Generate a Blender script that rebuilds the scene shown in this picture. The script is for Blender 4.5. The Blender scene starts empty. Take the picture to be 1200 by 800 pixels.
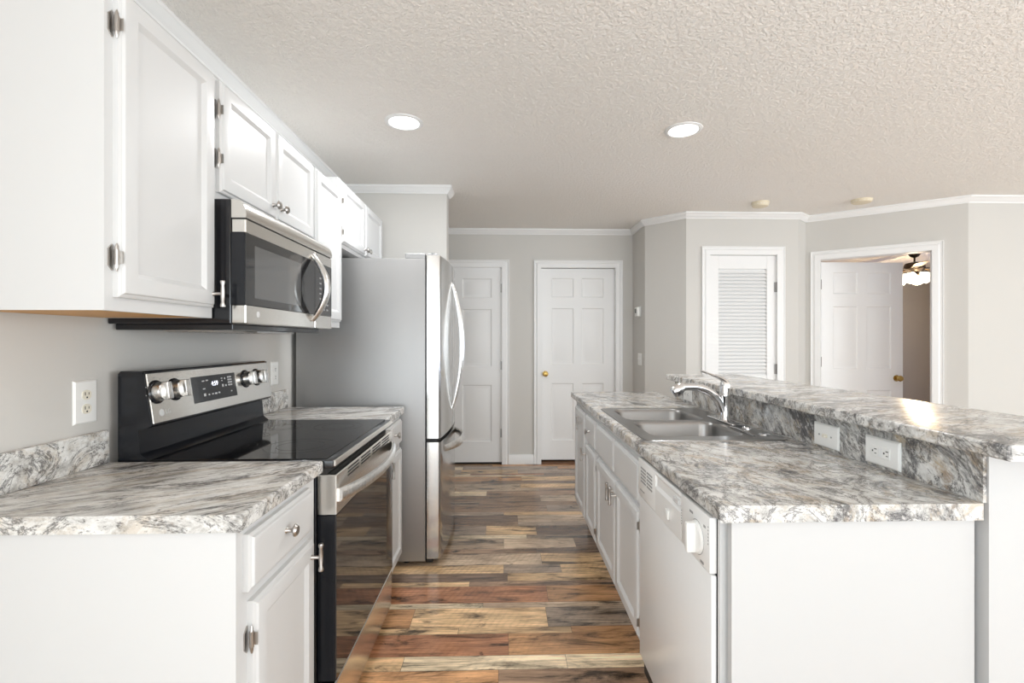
import bpy, bmesh, math, random
from mathutils import Vector, Matrix
R = math.radians
S = bpy.context.scene
COL = S.collection
random.seed(7)

# ------------------------------------------------------------------ camera
cd = bpy.data.cameras.new('camera'); cam = bpy.data.objects.new('camera', cd); COL.objects.link(cam)
cd.sensor_width = 36.0; cd.lens = 36.0 * 570 / 1200
cam.location = (0, 0, 1.28); cam.rotation_euler = (R(90), 0, -math.atan(15.7 / 570))
cd.shift_x = -6.0 / 1200; cd.shift_y = -1.4 / 1200
cd.clip_start = 0.02; cd.clip_end = 100
S.camera = cam
# ------------------------------------------------------------------ light and exposure
S.view_settings.view_transform = 'Standard'; S.view_settings.look = 'None'
S.view_settings.gamma = 1; S.view_settings.use_curve_mapping = False
S.view_settings.exposure = 0.13
S.cycles.use_denoising = True
S.cycles.max_bounces = 10; S.cycles.diffuse_bounces = 6; S.cycles.glossy_bounces = 5
S.cycles.sample_clamp_indirect = 6
W = bpy.data.worlds.new('sky'); S.world = W; W.use_nodes = True
bg = W.node_tree.nodes['Background']; bg.inputs[0].default_value = (0.92, 0.96, 1.0, 1); bg.inputs[1].default_value = 0.2

def area(name, loc, rot, sx, sy, power, colr=(1, 1, 1)):
    l = bpy.data.lights.new(name, 'AREA'); l.shape = 'RECTANGLE'; l.size = sx; l.size_y = sy
    l.energy = power; l.color = colr
    o = bpy.data.objects.new(name, l); COL.objects.link(o); o.location = loc; o.rotation_euler = rot
    return o
# daylight coming in through the windows behind the camera and to the right
area('daylight_rear', (2.0, -5.40, 1.25), (R(90), 0, 0), 6.6, 2.1, 185, (0.865, 0.945, 1.0))
area('daylight_right', (6.42, -0.8, 1.25), (R(90), 0, R(90)), 5.0, 2.0, 185, (0.865, 0.945, 1.0))
# added upward fill lamps near the floor to brighten the ceiling
area('fill_floor_rear', (2.2, -2.6, 0.03), (R(180), 0, 0), 6.0, 4.6, 95, (0.865, 0.945, 1.0))
area('fill_floor_living', (2.9, 1.7, 0.03), (R(180), 0, 0), 2.6, 3.2, 7, (0.865, 0.945, 1.0))  # added fill hidden behind the bar, lifts the far ceiling and walls
area('fill_left', (-1.17, -1.9, 1.3), (R(90), 0, R(-90)), 3.0, 1.7, 72, (0.865, 0.945, 1.0))  # added fill lamp at an invented left window, brightens dishwasher and ceiling
area('daylight_bedroom', (6.9, 5.2, 1.0), (R(90), 0, R(90)), 0.9, 1.0, 45, (0.62, 0.72, 1.0))

# ------------------------------------------------------------------ materials
def nt(name):
    m = bpy.data.materials.new(name); m.use_nodes = True
    t = m.node_tree; return m, t, t.nodes, t.links, t.nodes['Principled BSDF']

def paint(name, colr, rough=0.5, bump=0.0, scale=60, metal=0.0, coat=0.0, spec=0.5, var=0.0):
    m, t, N, L, b = nt(name)
    b.inputs['Base Color'].default_value = (*colr, 1); b.inputs['Roughness'].default_value = rough
    b.inputs['Metallic'].default_value = metal; b.inputs['Coat Weight'].default_value = coat
    b.inputs['Specular IOR Level'].default_value = spec
    tc = N.new('ShaderNodeTexCoord'); n = N.new('ShaderNodeTexNoise')
    n.inputs['Scale'].default_value = scale; n.inputs['Detail'].default_value = 4
    L.new(tc.outputs['Object'], n.inputs['Vector'])
    if var:
        mx = N.new('ShaderNodeMix'); mx.data_type = 'RGBA'
        mx.inputs[6].default_value = (*[c * (1 - var) for c in colr], 1); mx.inputs[7].default_value = (*[min(1, c * (1 + var)) for c in colr], 1)
        L.new(n.outputs[0], mx.inputs[0]); L.new(mx.outputs[2], b.inputs['Base Color'])
    if bump:
        bp = N.new('ShaderNodeBump'); bp.inputs['Strength'].default_value = bump; bp.inputs['Distance'].default_value = 0.002
        L.new(n.outputs[0], bp.inputs['Height']); L.new(bp.outputs[0], b.inputs['Normal'])
    return m

def emit(name, colr, s):
    m, t, N, L, b = nt(name)
    b.inputs['Base Color'].default_value = (0.9, 0.9, 0.9, 1)
    b.inputs['Emission Color'].default_value = (*colr, 1); b.inputs['Emission Strength'].default_value = s
    return m

def brushed(name, colr, rough, axis, amt=0.06, aniso=0.0):
    m, t, N, L, b = nt(name)
    b.inputs['Metallic'].default_value = 1.0; b.inputs['Base Color'].default_value = (*colr, 1)
    tc = N.new('ShaderNodeTexCoord'); mp = N.new('ShaderNodeMapping')
    sc = [400, 400, 400]; sc[axis] = 4
    mp.inputs['Scale'].default_value = sc
    n = N.new('ShaderNodeTexNoise'); n.inputs['Scale'].default_value = 1; n.inputs['Detail'].default_value = 2
    L.new(tc.outputs['Object'], mp.inputs['Vector']); L.new(mp.outputs[0], n.inputs['Vector'])
    mr = N.new('ShaderNodeMapRange'); mr.inputs['To Min'].default_value = rough - amt; mr.inputs['To Max'].default_value = rough + amt
    L.new(n.outputs[0], mr.inputs['Value']); L.new(mr.outputs[0], b.inputs['Roughness'])
    return m

def ramp(N, stops):
    r = N.new('ShaderNodeValToRGB')
    e = r.color_ramp.elements
    while len(e) < len(stops): e.new(0.5)
    for i, (p, c) in enumerate(stops):
        e[i].position = p; e[i].color = (*c, 1) if len(c) == 3 else c
    return r

def granite(name, rot, stretch, light=1.0, warm=0.55, seed=0.0, dark=0.0, rough=0.17):
    """marbled laminate: pale grey ground, smoky cloud, tan drifts, black veins and specks, drawn out along one direction"""
    m, t, N, L, b = nt(name)
    tc = N.new('ShaderNodeTexCoord'); mp = N.new('ShaderNodeMapping'); mp.vector_type = 'TEXTURE'
    mp.inputs['Rotation'].default_value = rot; mp.inputs['Scale'].default_value = (stretch, 1, 1); mp.inputs['Location'].default_value = (seed, seed * .7, seed * .3)
    L.new(tc.outputs['Object'], mp.inputs['Vector'])
    def noise(sc, det, ro, di, off=0):
        n = N.new('ShaderNodeTexNoise'); n.inputs['Scale'].default_value = sc; n.inputs['Detail'].default_value = det
        n.inputs['Roughness'].default_value = ro; n.inputs['Distortion'].default_value = di
        if off:
            a = N.new('ShaderNodeVectorMath'); a.operation = 'ADD'; a.inputs[1].default_value = (off, off, off)
            L.new(mp.outputs[0], a.inputs[0]); L.new(a.outputs[0], n.inputs['Vector'])
        else: L.new(mp.outputs[0], n.inputs['Vector'])
        return n.outputs[0]
    def mix(fac, a, c, mode='MIX', f=None):
        x = N.new('ShaderNodeMix'); x.data_type = 'RGBA'; x.blend_type = mode
        if isinstance(fac, (int, float)): x.inputs[0].default_value = fac
        else: L.new(fac, x.inputs[0])
        for s, v in ((6, a), (7, c)):
            if isinstance(v, tuple): x.inputs[s].default_value = (*v, 1)
            else: L.new(v, x.inputs[s])
        return x.outputs[2]
    def rv(src, stops):
        r = ramp(N, [(p, (v, v, v)) for p, v in stops]); L.new(src, r.inputs[0]); return r.outputs[0]
    g = light
    base = ramp(N, [(0.33, (0.22 * g, 0.21 * g, 0.20 * g)), (0.43, (0.46 * g, 0.45 * g, 0.43 * g)), (0.52, (0.66 * g, 0.655 * g, 0.635 * g)), (0.66, (0.80 * g, 0.795 * g, 0.78 * g))])
    L.new(noise(20, 12, .74, .4), base.inputs[0])
    c = base.outputs[0]
    tan = rv(noise(11, 10, .74, .7, 11.3), [(0.49, 0.0), (0.60, warm)])
    c = mix(tan, c, (0.46, 0.35, 0.22))
    rust = rv(noise(17, 10, .76, .6, 37.3), [(0.56, 0.0), (0.66, warm)])
    c = mix(rust, c, (0.24, 0.155, 0.09))
    # smoky charcoal drifts broken into grain
    smoke = rv(noise(8, 12, .78, 1.0, 23.1), [(0.51 - dark, 0.0), (0.61 - dark, 0.9)])
    c = mix(smoke, c, (0.085, 0.085, 0.09))
    # thin veins where a noise crosses its middle
    v = N.new('ShaderNodeMath'); v.operation = 'SUBTRACT'; L.new(noise(7.5, 10, .70, 1.0, 5.7), v.inputs[0]); v.inputs[1].default_value = 0.5
    va = N.new('ShaderNodeMath'); va.operation = 'ABSOLUTE'; L.new(v.outputs[0], va.inputs[0])
    vein = rv(va.outputs[0], [(0.0, 0.85), (0.022, 0.0)])
    c = mix(vein, c, (0.06, 0.055, 0.055))
    # pale crystals and small dark specks
    cr = rv(noise(75, 5, .7, .2, 61.0), [(0.55, 0.0), (0.66, 0.6)])
    c = mix(cr, c, (0.80, 0.79, 0.77))
    sp = rv(noise(110, 5, .75, .3, 3.3), [(0.57, 0.0), (0.66, 0.8)])
    c = mix(sp, c, (0.075, 0.07, 0.065))
    L.new(c, b.inputs['Base Color'])
    b.inputs['Roughness'].default_value = rough
    return m

def ceiling_mat():
    m, t, N, L, b = nt('ceiling_texture')
    b.inputs['Base Color'].default_value = (0.92, 0.895, 0.86, 1); b.inputs['Roughness'].default_value = 0.9
    b.inputs['Specular IOR Level'].default_value = 0.15
    tc = N.new('ShaderNodeTexCoord')
    n = N.new('ShaderNodeTexNoise'); n.inputs['Scale'].default_value = 62; n.inputs['Detail'].default_value = 4; n.inputs['Roughness'].default_value = 0.6; n.inputs['Distortion'].default_value = 0.5
    L.new(tc.outputs['Object'], n.inputs['Vector'])
    r = ramp(N, [(0.40, (0, 0, 0)), (0.62, (1, 1, 1))]); L.new(n.outputs[0], r.inputs[0])
    bp = N.new('ShaderNodeBump'); bp.inputs['Strength'].default_value = 0.62; bp.inputs['Distance'].default_value = 0.008
    L.new(r.outputs[0], bp.inputs['Height']); L.new(bp.outputs[0], b.inputs['Normal'])
    return m

def floor_mat():
    m, t, N, L, b = nt('rustic_planks')
    tc = N.new('ShaderNodeTexCoord')
    at = N.new('ShaderNodeAttribute'); at.attribute_name = 'plank_tint'
    se = N.new('ShaderNodeAttribute'); se.attribute_name = 'plank_seed'
    off = N.new('ShaderNodeVectorMath'); off.operation = 'ADD'
    sc = N.new('ShaderNodeVectorMath'); sc.operation = 'SCALE'; sc.inputs['Scale'].default_value = 37.0
    L.new(se.outputs['Color'], sc.inputs[0]); L.new(tc.outputs['Object'], off.inputs[0]); L.new(sc.outputs[0], off.inputs[1])
    def mapped(s):
        mp = N.new('ShaderNodeMapping'); mp.inputs['Scale'].default_value = s; L.new(off.outputs[0], mp.inputs['Vector']); return mp.outputs[0]
    def noise(vec, scale, det, ro, di):
        n = N.new('ShaderNodeTexNoise'); n.inputs['Scale'].default_value = scale; n.inputs['Detail'].default_value = det
        n.inputs['Roughness'].default_value = ro; n.inputs['Distortion'].default_value = di
        L.new(vec, n.inputs['Vector']); return n.outputs[0]
    def rv(src, stops):
        r = ramp(N, [(p, (v, v, v)) for p, v in stops]); L.new(src, r.inputs[0]); return r.outputs[0]
    def mul(c, f):
        x = N.new('ShaderNodeMix'); x.data_type = 'RGBA'; x.blend_type = 'MULTIPLY'; x.inputs[0].default_value = 1
        L.new(c, x.inputs[6]); L.new(f, x.inputs[7]); return x.outputs[2]
    grain = noise(mapped((2.0, 60, 1)), 1.6, 9, .74, .5)
    c = mul(at.outputs['Color'], rv(grain, [(0.32, 0.30), (0.47, 0.95), (0.68, 1.5)]))
    cloud = noise(mapped((3.0, 14, 1)), 1.0, 8, .70, .6)
    c = mul(c, rv(cloud, [(0.36, 0.16), (0.47, 0.92), (0.66, 1.45)]))
    # warm and weathered stretches within one board
    tone = N.new('ShaderNodeMix'); tone.data_type = 'RGBA'; tone.blend_type = 'MULTIPLY'
    tone.inputs[7].default_value = (0.60, 0.565, 0.54, 1)
    L.new(rv(noise(mapped((1.8, 5, 1)), 1.0, 4, .6, .5), [(0.50, 0.0), (0.66, 0.9)]), tone.inputs[0]); L.new(c, tone.inputs[6]); c = tone.outputs[2]
    # saw marks across the boards
    wv = N.new('ShaderNodeTexWave'); wv.inputs['Scale'].default_value = 11; wv.inputs['Distortion'].default_value = 2.2; wv.inputs['Detail'].default_value = 3; wv.inputs['Detail Scale'].default_value = 2.5
    mp = N.new('ShaderNodeMapping'); mp.inputs['Rotation'].default_value = (0, 0, R(24)); L.new(off.outputs[0], mp.inputs['Vector']); L.new(mp.outputs[0], wv.inputs['Vector'])
    mk = rv(noise(mapped((1.5, 3, 1)), 1.0, 2, .5, 0), [(0.50, 0.0), (0.66, 0.8)])
    saw = N.new('ShaderNodeMix'); saw.data_type = 'FLOAT'; saw.inputs[2].default_value = 1.0
    L.new(mk, saw.inputs[0]); L.new(rv(wv.outputs['Fac'], [(0.05, 0.84), (0.55, 1.03)]), saw.inputs[3])
    c = mul(c, saw.outputs[0])
    # dark knots and old stains
    kn = rv(noise(mapped((5.0, 13, 1)), 1.0, 4, .65, 1.0), [(0.28, 0.18), (0.38, 1.0)])
    c = mul(c, kn)
    L.new(c, b.inputs['Base Color'])
    L.new(rv(grain, [(0.3, 0.24), (0.7, 0.15)]), b.inputs['Roughness'])
    bp = N.new('ShaderNodeBump'); bp.inputs['Strength'].default_value = 0.08; bp.inputs['Distance'].default_value = 0.002
    L.new(grain, bp.inputs['Height']); L.new(bp.outputs[0], b.inputs['Normal'])
    return m

M = {}
M['wall'] = paint('greige_wall', (0.605, 0.590, 0.562), 0.75, 0.06, 180, spec=0.25)
M['hall'] = M['wall']
M['ceiling'] = ceiling_mat()
M['floor'] = floor_mat()
M['gap'] = paint('dark_gap', (0.03, 0.02, 0.015), 0.8)
M['trim'] = paint('white_trim', (0.80, 0.80, 0.797), 0.35, 0.02, 90)
M['door'] = paint('white_door', (0.80, 0.80, 0.797), 0.38, 0.03, 120)
M['cab'] = paint('white_cabinet', (0.655, 0.657, 0.655), 0.38, 0.03, 150)
M['side'] = paint('white_panel', (0.655, 0.657, 0.655), 0.45, 0.02, 150)
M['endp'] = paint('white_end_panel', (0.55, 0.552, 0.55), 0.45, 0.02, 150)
M['dw'] = paint('dishwasher_enamel', (0.84, 0.84, 0.835), 0.28)
M['dwpanel'] = paint('dishwasher_panel', (0.82, 0.82, 0.81), 0.32)
M['plastic'] = paint('white_plastic', (0.85, 0.85, 0.83), 0.3)
M['ivory'] = paint('ivory_plastic', (0.80, 0.76, 0.65), 0.35)
M['oak'] = paint('raw_oak_veneer', (0.62, 0.33, 0.10), 0.5, 0.03, 40, var=0.15)
M['steel'] = brushed('stainless_horizontal', (0.76, 0.735, 0.695), 0.23, 1)
M['steelv'] = brushed('stainless_vertical', (0.55, 0.545, 0.535), 0.16, 2, 0.03)
M['sink'] = brushed('sink_steel', (0.33, 0.325, 0.32), 0.30, 0, 0.05)
M['handle'] = brushed('handle_steel', (0.78, 0.775, 0.76), 0.28, 2, 0.03)
M['case'] = paint('silver_case', (0.37, 0.37, 0.37), 0.45, 0.10, 500, metal=0.7, var=0.04)
M['hinge'] = paint('dull_hinge', (0.30, 0.29, 0.28), 0.4, metal=1.0)
M['nickel'] = paint('satin_nickel', (0.50, 0.475, 0.45), 0.28, metal=1.0)
M['chrome'] = paint('chrome', (0.78, 0.78, 0.79), 0.06, metal=1.0)
M['brass'] = paint('brass', (0.52, 0.36, 0.12), 0.22, metal=1.0)
M['black'] = paint('black_gloss', (0.012, 0.012, 0.014), 0.12)
M['blacksat'] = paint('black_satin', (0.010, 0.011, 0.014), 0.2, spec=0.4)
M['glasstop'] = paint('ceramic_glass', (0.008, 0.008, 0.009), 0.05)
M['ovenglass'] = paint('oven_glass', (0.010, 0.008, 0.007), 0.045, spec=1.0)
M['mwglass'] = paint('microwave_glass', (0.016, 0.016, 0.017), 0.06, spec=0.9)
M['mwwindow'] = paint('microwave_window', (0.10, 0.10, 0.10), 0.08, spec=0.9)
M['darkslot'] = paint('dark_slot', (0.02, 0.02, 0.02), 0.6)
M['greymark'] = paint('grey_print', (0.30, 0.30, 0.30), 0.5)
M['ring'] = paint('burner_print', (0.035, 0.035, 0.037), 0.25)
M['screen'] = paint('grey_lcd', (0.16, 0.17, 0.15), 0.2)
M['beige'] = paint('aged_plastic', (0.74, 0.66, 0.50), 0.4)
M['bronze'] = paint('dark_bronze', (0.05, 0.035, 0.025), 0.35, metal=0.8)
M['blade'] = paint('fan_blade', (0.45, 0.28, 0.13), 0.4, 0.02, 30, var=0.15)
M['lens'] = emit('lamp_lens', (1.0, 0.98, 0.95), 6)
M['shade'] = emit('lit_glass', (1.0, 0.86, 0.62), 4)
M['digits'] = emit('clock_digits', (0.85, 0.85, 1.0), 1.6)
M['print'] = paint('light_print', (0.62, 0.62, 0.62), 0.5)
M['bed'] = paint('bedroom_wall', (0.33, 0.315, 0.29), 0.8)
M['threshold'] = paint('dark_oak', (0.14, 0.07, 0.035), 0.5)
M['granL'] = granite('granite_left', (0, 0, R(33)), 4.0, 1.12, 0.42, 1.7, -0.03)
M['granS'] = granite('granite_splash', (0, R(-20), R(90)), 1.25, 1.15, 0.45, 6.1, -0.02)
M['granI'] = granite('granite_island', (0, 0, R(-68)), 1.35, 1.0, 0.62, 3.9, 0.015)
M['granB'] = granite('granite_bar', (0, 0, R(18)), 2.2, 1.0, 0.48, 9.3, 0.0, 0.2)
M['granP'] = granite('granite_panel', (0, R(-45), R(90)), 2.0, 0.98, 0.75, 12.1, 0.035)

# ------------------------------------------------------------------ mesh builder
class MB:
    def __init__(s): s.v = []; s.f = []; s.mi = []; s.cur = 0
    def add(s, vs, fs):
        o = len(s.v); s.v += [tuple(x) for x in vs]
        for f in fs: s.f.append(tuple(i + o for i in f)); s.mi.append(s.cur)
        return s
    def mat(s, i): s.cur = i; return s
    def box(s, x0, x1, y0, y1, z0, z1, bev=0.0, seg=2, T=None):
        x0, x1 = sorted((x0, x1)); y0, y1 = sorted((y0, y1)); z0, z1 = sorted((z0, z1))
        vs = [(x, y, z) for x in (x0, x1) for y in (y0, y1) for z in (z0, z1)]
        fs = [(0, 1, 3, 2), (4, 6, 7, 5), (0, 4, 5, 1), (2, 3, 7, 6), (0, 2, 6, 4), (1, 5, 7, 3)]
        if bev > 0:
            bm = bmesh.new(); bv = [bm.verts.new(v) for v in vs]
            for f in fs: bm.faces.new([bv[i] for i in f])
            bmesh.ops.bevel(bm, geom=bm.edges[:], offset=min(bev, 0.49 * min(x1 - x0, y1 - y0, z1 - z0)), segments=seg, affect='EDGES', profile=0.5)
            bm.verts.index_update(); vs = [v.co.copy() for v in bm.verts]; fs = [[v.index for v in f.verts] for f in bm.faces]; bm.free()
        if T: vs = [T(*v) for v in vs]
        return s.add(vs, fs)
    def prism(s, poly, axis, a, b, T=None):
        """closed 2-D outline pushed along an axis (0=x: outline is y,z; 1=y: x,z; 2=z: x,y)"""
        def p(u, w, k): return {0: (k, u, w), 1: (u, k, w), 2: (u, w, k)}[axis]
        n = len(poly); vs = [p(u, w, a) for u, w in poly] + [p(u, w, b) for u, w in poly]
        if T: vs = [T(*v) for v in vs]
        return s.add(vs, [tuple(range(n)), tuple(range(2 * n - 1, n - 1, -1))] + [(i, (i + 1) % n + 0, (i + 1) % n + n, i + n) for i in range(n)])
    def tube(s, pts, rad, n=12, caps=True, flat=None):
        """round (or flattened: flat=(side, up) radii) tube along points; rad number or list"""
        P = [Vector(p) for p in pts]; k = len(P); rad = rad if isinstance(rad, (list, tuple)) else [rad] * k
        vs = []; up = None
        for i in range(k):
            d = (P[min(i + 1, k - 1)] - P[max(i - 1, 0)]).normalized()
            if up is None:
                up = Vector((0, 0, 1)) if abs(d.z) < 0.9 else Vector((0, 1, 0))
            sd = d.cross(up).normalized(); up = sd.cross(d).normalized()
            for j in range(n):
                a = 2 * math.pi * j / n
                r1, r2 = (rad[i], rad[i]) if flat is None else (rad[i] * flat[0], rad[i] * flat[1])
                vs.append(P[i] + sd * math.cos(a) * r1 + up * math.sin(a) * r2)
        fs = [(i * n + j, i * n + (j + 1) % n, (i + 1) * n + (j + 1) % n, (i + 1) * n + j) for i in range(k - 1) for j in range(n)]
        if caps: fs += [tuple(range(n - 1, -1, -1)), tuple(range((k - 1) * n, k * n))]
        return s.add(vs, fs)
    def lathe(s, prof, org, axis, n=24):
        """profile [(radius, along)] turned about an axis direction through org"""
        o = Vector(org); d = Vector(axis).normalized()
        a = Vector((0, 0, 1)) if abs(d.z) < 0.9 else Vector((1, 0, 0))
        u = d.cross(a).normalized(); w = u.cross(d).normalized(); vs = []; fs = []
        for r, h in prof:
            for j in range(n):
                t = 2 * math.pi * j / n
                vs.append(o + d * h + (u * math.cos(t) + w * math.sin(t)) * max(r, 1e-5))
        k = len(prof)
        fs = [(i * n + j, i * n + (j + 1) % n, (i + 1) * n + (j + 1) % n, (i + 1) * n + j) for i in range(k - 1) for j in range(n)]
        fs += [tuple(range(n - 1, -1, -1)), tuple(range((k - 1) * n, k * n))]
        return s.add(vs, fs)
    def rings(s, u0, u1, v0, v1, steps, T, cap=True):
        """nested rectangles [(inset, height)] in a (u, v, n) frame mapped by T"""
        vs = []; fs = []
        for ins, h in steps:
            vs += [T(u0 + ins, v0 + ins, h), T(u1 - ins, v0 + ins, h), T(u1 - ins, v1 - ins, h), T(u0 + ins, v1 - ins, h)]
        for i in range(len(steps) - 1):
            for j in range(4): fs.append((i * 4 + j, i * 4 + (j + 1) % 4, i * 4 + 4 + (j + 1) % 4, i * 4 + 4 + j))
        if cap: q = (len(steps) - 1) * 4; fs.append((q, q + 1, q + 2, q + 3))
        return s.add(vs, fs)
    def build(s, name, mats, parent=None, smooth=35):
        if not isinstance(mats, (list, tuple)): mats = [mats]
        org = Vector((0, 0, 0)); p = parent
        while p is not None: org += p.location; p = p.parent
        me = bpy.data.meshes.new(name)
        me.from_pydata([tuple(Vector(v) - org) for v in s.v], [], s.f)
        for m in mats: me.materials.append(m)
        me.polygons.foreach_set('material_index', s.mi)
        bm = bmesh.new(); bm.from_mesh(me); bmesh.ops.recalc_face_normals(bm, faces=bm.faces[:]); bm.to_mesh(me); bm.free()
        if smooth:
            me.polygons.foreach_set('use_smooth', [True] * len(me.polygons)); me.set_sharp_from_angle(angle=R(smooth))
        o = bpy.data.objects.new(name, me); COL.objects.link(o)
        if parent is not None: o.parent = parent
        return o

def tag(o, label, cat, group=None, kind=None):
    if label: o['label'] = label
    if cat: o['category'] = cat
    if group: o['group'] = group
    if kind: o['kind'] = kind
    return o
def thing(name, label, cat, loc, group=None, kind=None):
    o = bpy.data.objects.new(name, None); COL.objects.link(o); o.location = loc; o.empty_display_size = 0.05
    return tag(o, label, cat, group, kind)
def struct(name, mb, mats, label=None, cat=None, smooth=35):
    return tag(mb.build(name, mats, None, smooth), label, cat, None, 'structure')
def text_part(name, body, size, T, mat, parent, depth=0.0004):
    """lettering as a real thin mesh; T maps (x, y, z) of the flat text to the world"""
    cu = bpy.data.curves.new(name, 'FONT'); cu.body = body; cu.size = size; cu.extrude = depth; cu.align_x = 'CENTER'; cu.align_y = 'CENTER'; cu.resolution_u = 3
    tmp = bpy.data.objects.new(name, cu); COL.objects.link(tmp)
    bpy.context.view_layer.update()
    me = tmp.to_mesh(); mb = MB(); mb.add([T(*v.co) for v in me.vertices], [tuple(p.vertices) for p in me.polygons])
    tmp.to_mesh_clear(); bpy.data.objects.remove(tmp); bpy.data.curves.remove(cu)
    return mb.build(name, mat, parent, 0)

CEIL = 2.43; WX = -1.20
# ------------------------------------------------------------------ floor
def make_floor():
    mb = MB(); X0, X1, Y0, Y1 = -1.3, 7.2, -5.6, 8.0
    mb.mat(1).box(X0, X1, Y0, Y1, -0.08, -0.0012)
    tints = []; seeds = []
    for _ in range(6): tints.append((0.03, 0.02, 0.015)); seeds.append(0)
    pal = {'r': (0.36, 0.165, 0.085), 'o': (0.46, 0.25, 0.12), 't': (0.58, 0.39, 0.215), 'l': (0.66, 0.53, 0.36), 'd': (0.19, 0.125, 0.085),
           'g': (0.33, 0.25, 0.185), 'b': (0.28, 0.18, 0.115), 'w': (0.48, 0.36, 0.25)}
    rows = []   # (y0, y1, [(x_end, key) ...]) for the boards in front, then made-up rows
    near = [(1.60, 1.706, [(-.10, 't'), (.9, 'b')]), (1.706, 1.80, [(-.35, 'g'), (.5, 'o')]),
            (1.80, 1.892, [(-.02, 'o'), (.9, 'b')]), (1.892, 1.978, [(-.40, 't'), (.25, 'l'), (1.2, 'l')]), (1.978, 2.125, [(.02, 'r'), (1.3, 'o')]),
            (2.125, 2.172, [(-.2, 't'), (.3, 't'), (1.3, 'o')]), (2.172, 2.33, [(-.42, 'o'), (.20, 't'), (1.4, 'g')]), (2.33, 2.375, [(-.1, 'l'), (1.2, 'w')]),
            (2.375, 2.535, [(.22, 'r'), (1.4, 'o')]), (2.535, 2.585, [(-.18, 't'), (1.2, 'b')]), (2.585, 2.675, [(.02, 'd'), (1.2, 't')]),
            (2.675, 2.775, [(.0, 't'), (.32, 'g'), (1.4, 't')]), (2.775, 2.92, [(.22, 'w'), (1.4, 't')]), (2.92, 2.99, [(.2, 'b'), (1.3, 'd')]),
            (2.99, 3.14, [(.0, 'w'), (.45, 'w'), (1.4, 'd')]), (3.14, 3.20, [(.15, 'l'), (1.2, 'g')]), (3.20, 3.36, [(-.12, 'g'), (.22, 't'), (1.3, 'd')]),
            (3.36, 3.43, [(.1, 'b'), (1.1, 'g')]), (3.43, 3.56, [(.1, 'd'), (1.4, 'w')]), (3.56, 3.63, [(.0, 'g'), (1.2, 't')])]
    y = 1.60
    while y > Y0:
        h = random.choice((.05, .09, .10, .145, .15)); rows.append((max(Y0, y - h), y, None)); y -= h
    rows += near; y = 3.63
    while y < Y1:
        h = random.choice((.05, .07, .09, .12, .145)); rows.append((y, min(Y1, y + h), None)); y += h
    G = 0.0007
    def put(x0, x1, y0, y1, k):
        mb.mat(0).add([(x0 + G, y0 + G, 0), (x1 - G, y0 + G, 0), (x1 - G, y1 - G, 0), (x0 + G, y1 - G, 0)], [(0, 1, 2, 3)])
        j = random.uniform(.86, 1.14); tints.append(tuple(c * j * 1.12 for c in pal[k])); seeds.append(random.random())
    for y0, y1, segs in rows:
        x = X0
        if segs:
            x = X0
            first = segs[0]
            if first[0] - X0 > 1.25: put(x, first[0] - .95, y0, y1, random.choice('tobrg')); x = first[0] - .95
            for xe, k in segs: put(x, xe, y0, y1, k); x = xe
        else: x = X0 - random.uniform(0, .8)
        while x < X1:
            w = random.uniform(.55, 1.15); put(max(x, X0), min(X1, x + w), y0, y1, random.choice('rottlgbwwdgb')); x += w
    o = tag(mb.build('floor', [M['floor'], M['gap']], None, 0), 'rustic mixed brown wood plank floor of the kitchen', 'floor', None, 'structure')
    me = o.data
    # normals recalculated per face; the attribute order follows the face order
    a = me.attributes.new('plank_tint', 'FLOAT_COLOR', 'FACE'); b = me.attributes.new('plank_seed', 'FLOAT_COLOR', 'FACE')
    for i, (c, s) in enumerate(zip(tints, seeds)):
        a.data[i].color = (*c, 1); b.data[i].color = (s, (s * 7.3) % 1, 0, 1)
make_floor()

# ------------------------------------------------------------------ ceiling, walls, trim
struct('ceiling', MB().box(-1.3, 7.2, -5.6, 8.0, CEIL, CEIL + .1), M['ceiling'], 'beige stippled ceiling over the kitchen', 'ceiling')
P = [(WX, -5.5), (WX, 3.65), (-.427, 3.65), (-.427, 3.78), (WX, 3.78), (WX, 5.035), (1.345, 5.035), (1.35, 4.62), (1.64, 4.33), (2.665, 4.33),
     (2.805, 4.445), (3.70, 3.775), (6.5, 3.775), (6.5, -5.5)]
def wall(name, a, b, openings=(), th=0.11, mat='wall', mat_out=None, ext0=0.0, ext1=0.0, label=None):
    """wall face from a to b (room on the right-hand side), thickness to the left; openings = [(u0, u1, z0, z1)]"""
    A = Vector(a); d = (Vector(b) - A); ln = d.length; d /= ln; n = Vector((-d.y, d.x))
    def T(u, w, z): q = A + d * u + n * w; return (q.x, q.y, z)
    mb = MB(); u = -ext0
    for u0, u1, z0, z1 in sorted(openings):
        mb.box(u, u0, 0, th, 0, CEIL, T=T)
        if z0 > 0: mb.box(u0, u1, 0, th, 0, z0, T=T)
        if z1 < CEIL: mb.box(u0, u1, 0, th, z1, CEIL, T=T)
        u = u1
    mb.box(u, ln + ext1, 0, th, 0, CEIL, T=T)
    struct(name, mb, M[mat], label, 'wall' if label else None, 0)
    return T
wall('wall_left', P[0], P[1], [(2.0, 5.2, .4, 2.2)], ext0=.11, label='grey wall behind the range and left countertops')  # opening cut for the added left window
struct('wall_fridge', MB().box(WX, -.427, 3.65, 3.78, 0, CEIL), M['wall'], 'short grey wall end standing behind the refrigerator', 'wall', 0)
wall('wall_left_rear', P[4], P[5], ext1=.11)
TB = wall('wall_back', P[5], P[6], [(.655, 1.192, 0, 2.045), (1.577, 2.373, 0, 2.045)], label='grey far wall holding two white panel doors')
wall('wall_hall', P[6], P[7], label='narrow shaded wall with thermostat beside the far corner')
wall('wall_angled', P[7], P[8], label='blank angled grey wall left of the louvered door')
TL = wall('wall_louver', P[8], P[9], [(.203, .832, 0, 2.06)], label='grey wall around the white louvered door')
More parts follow.
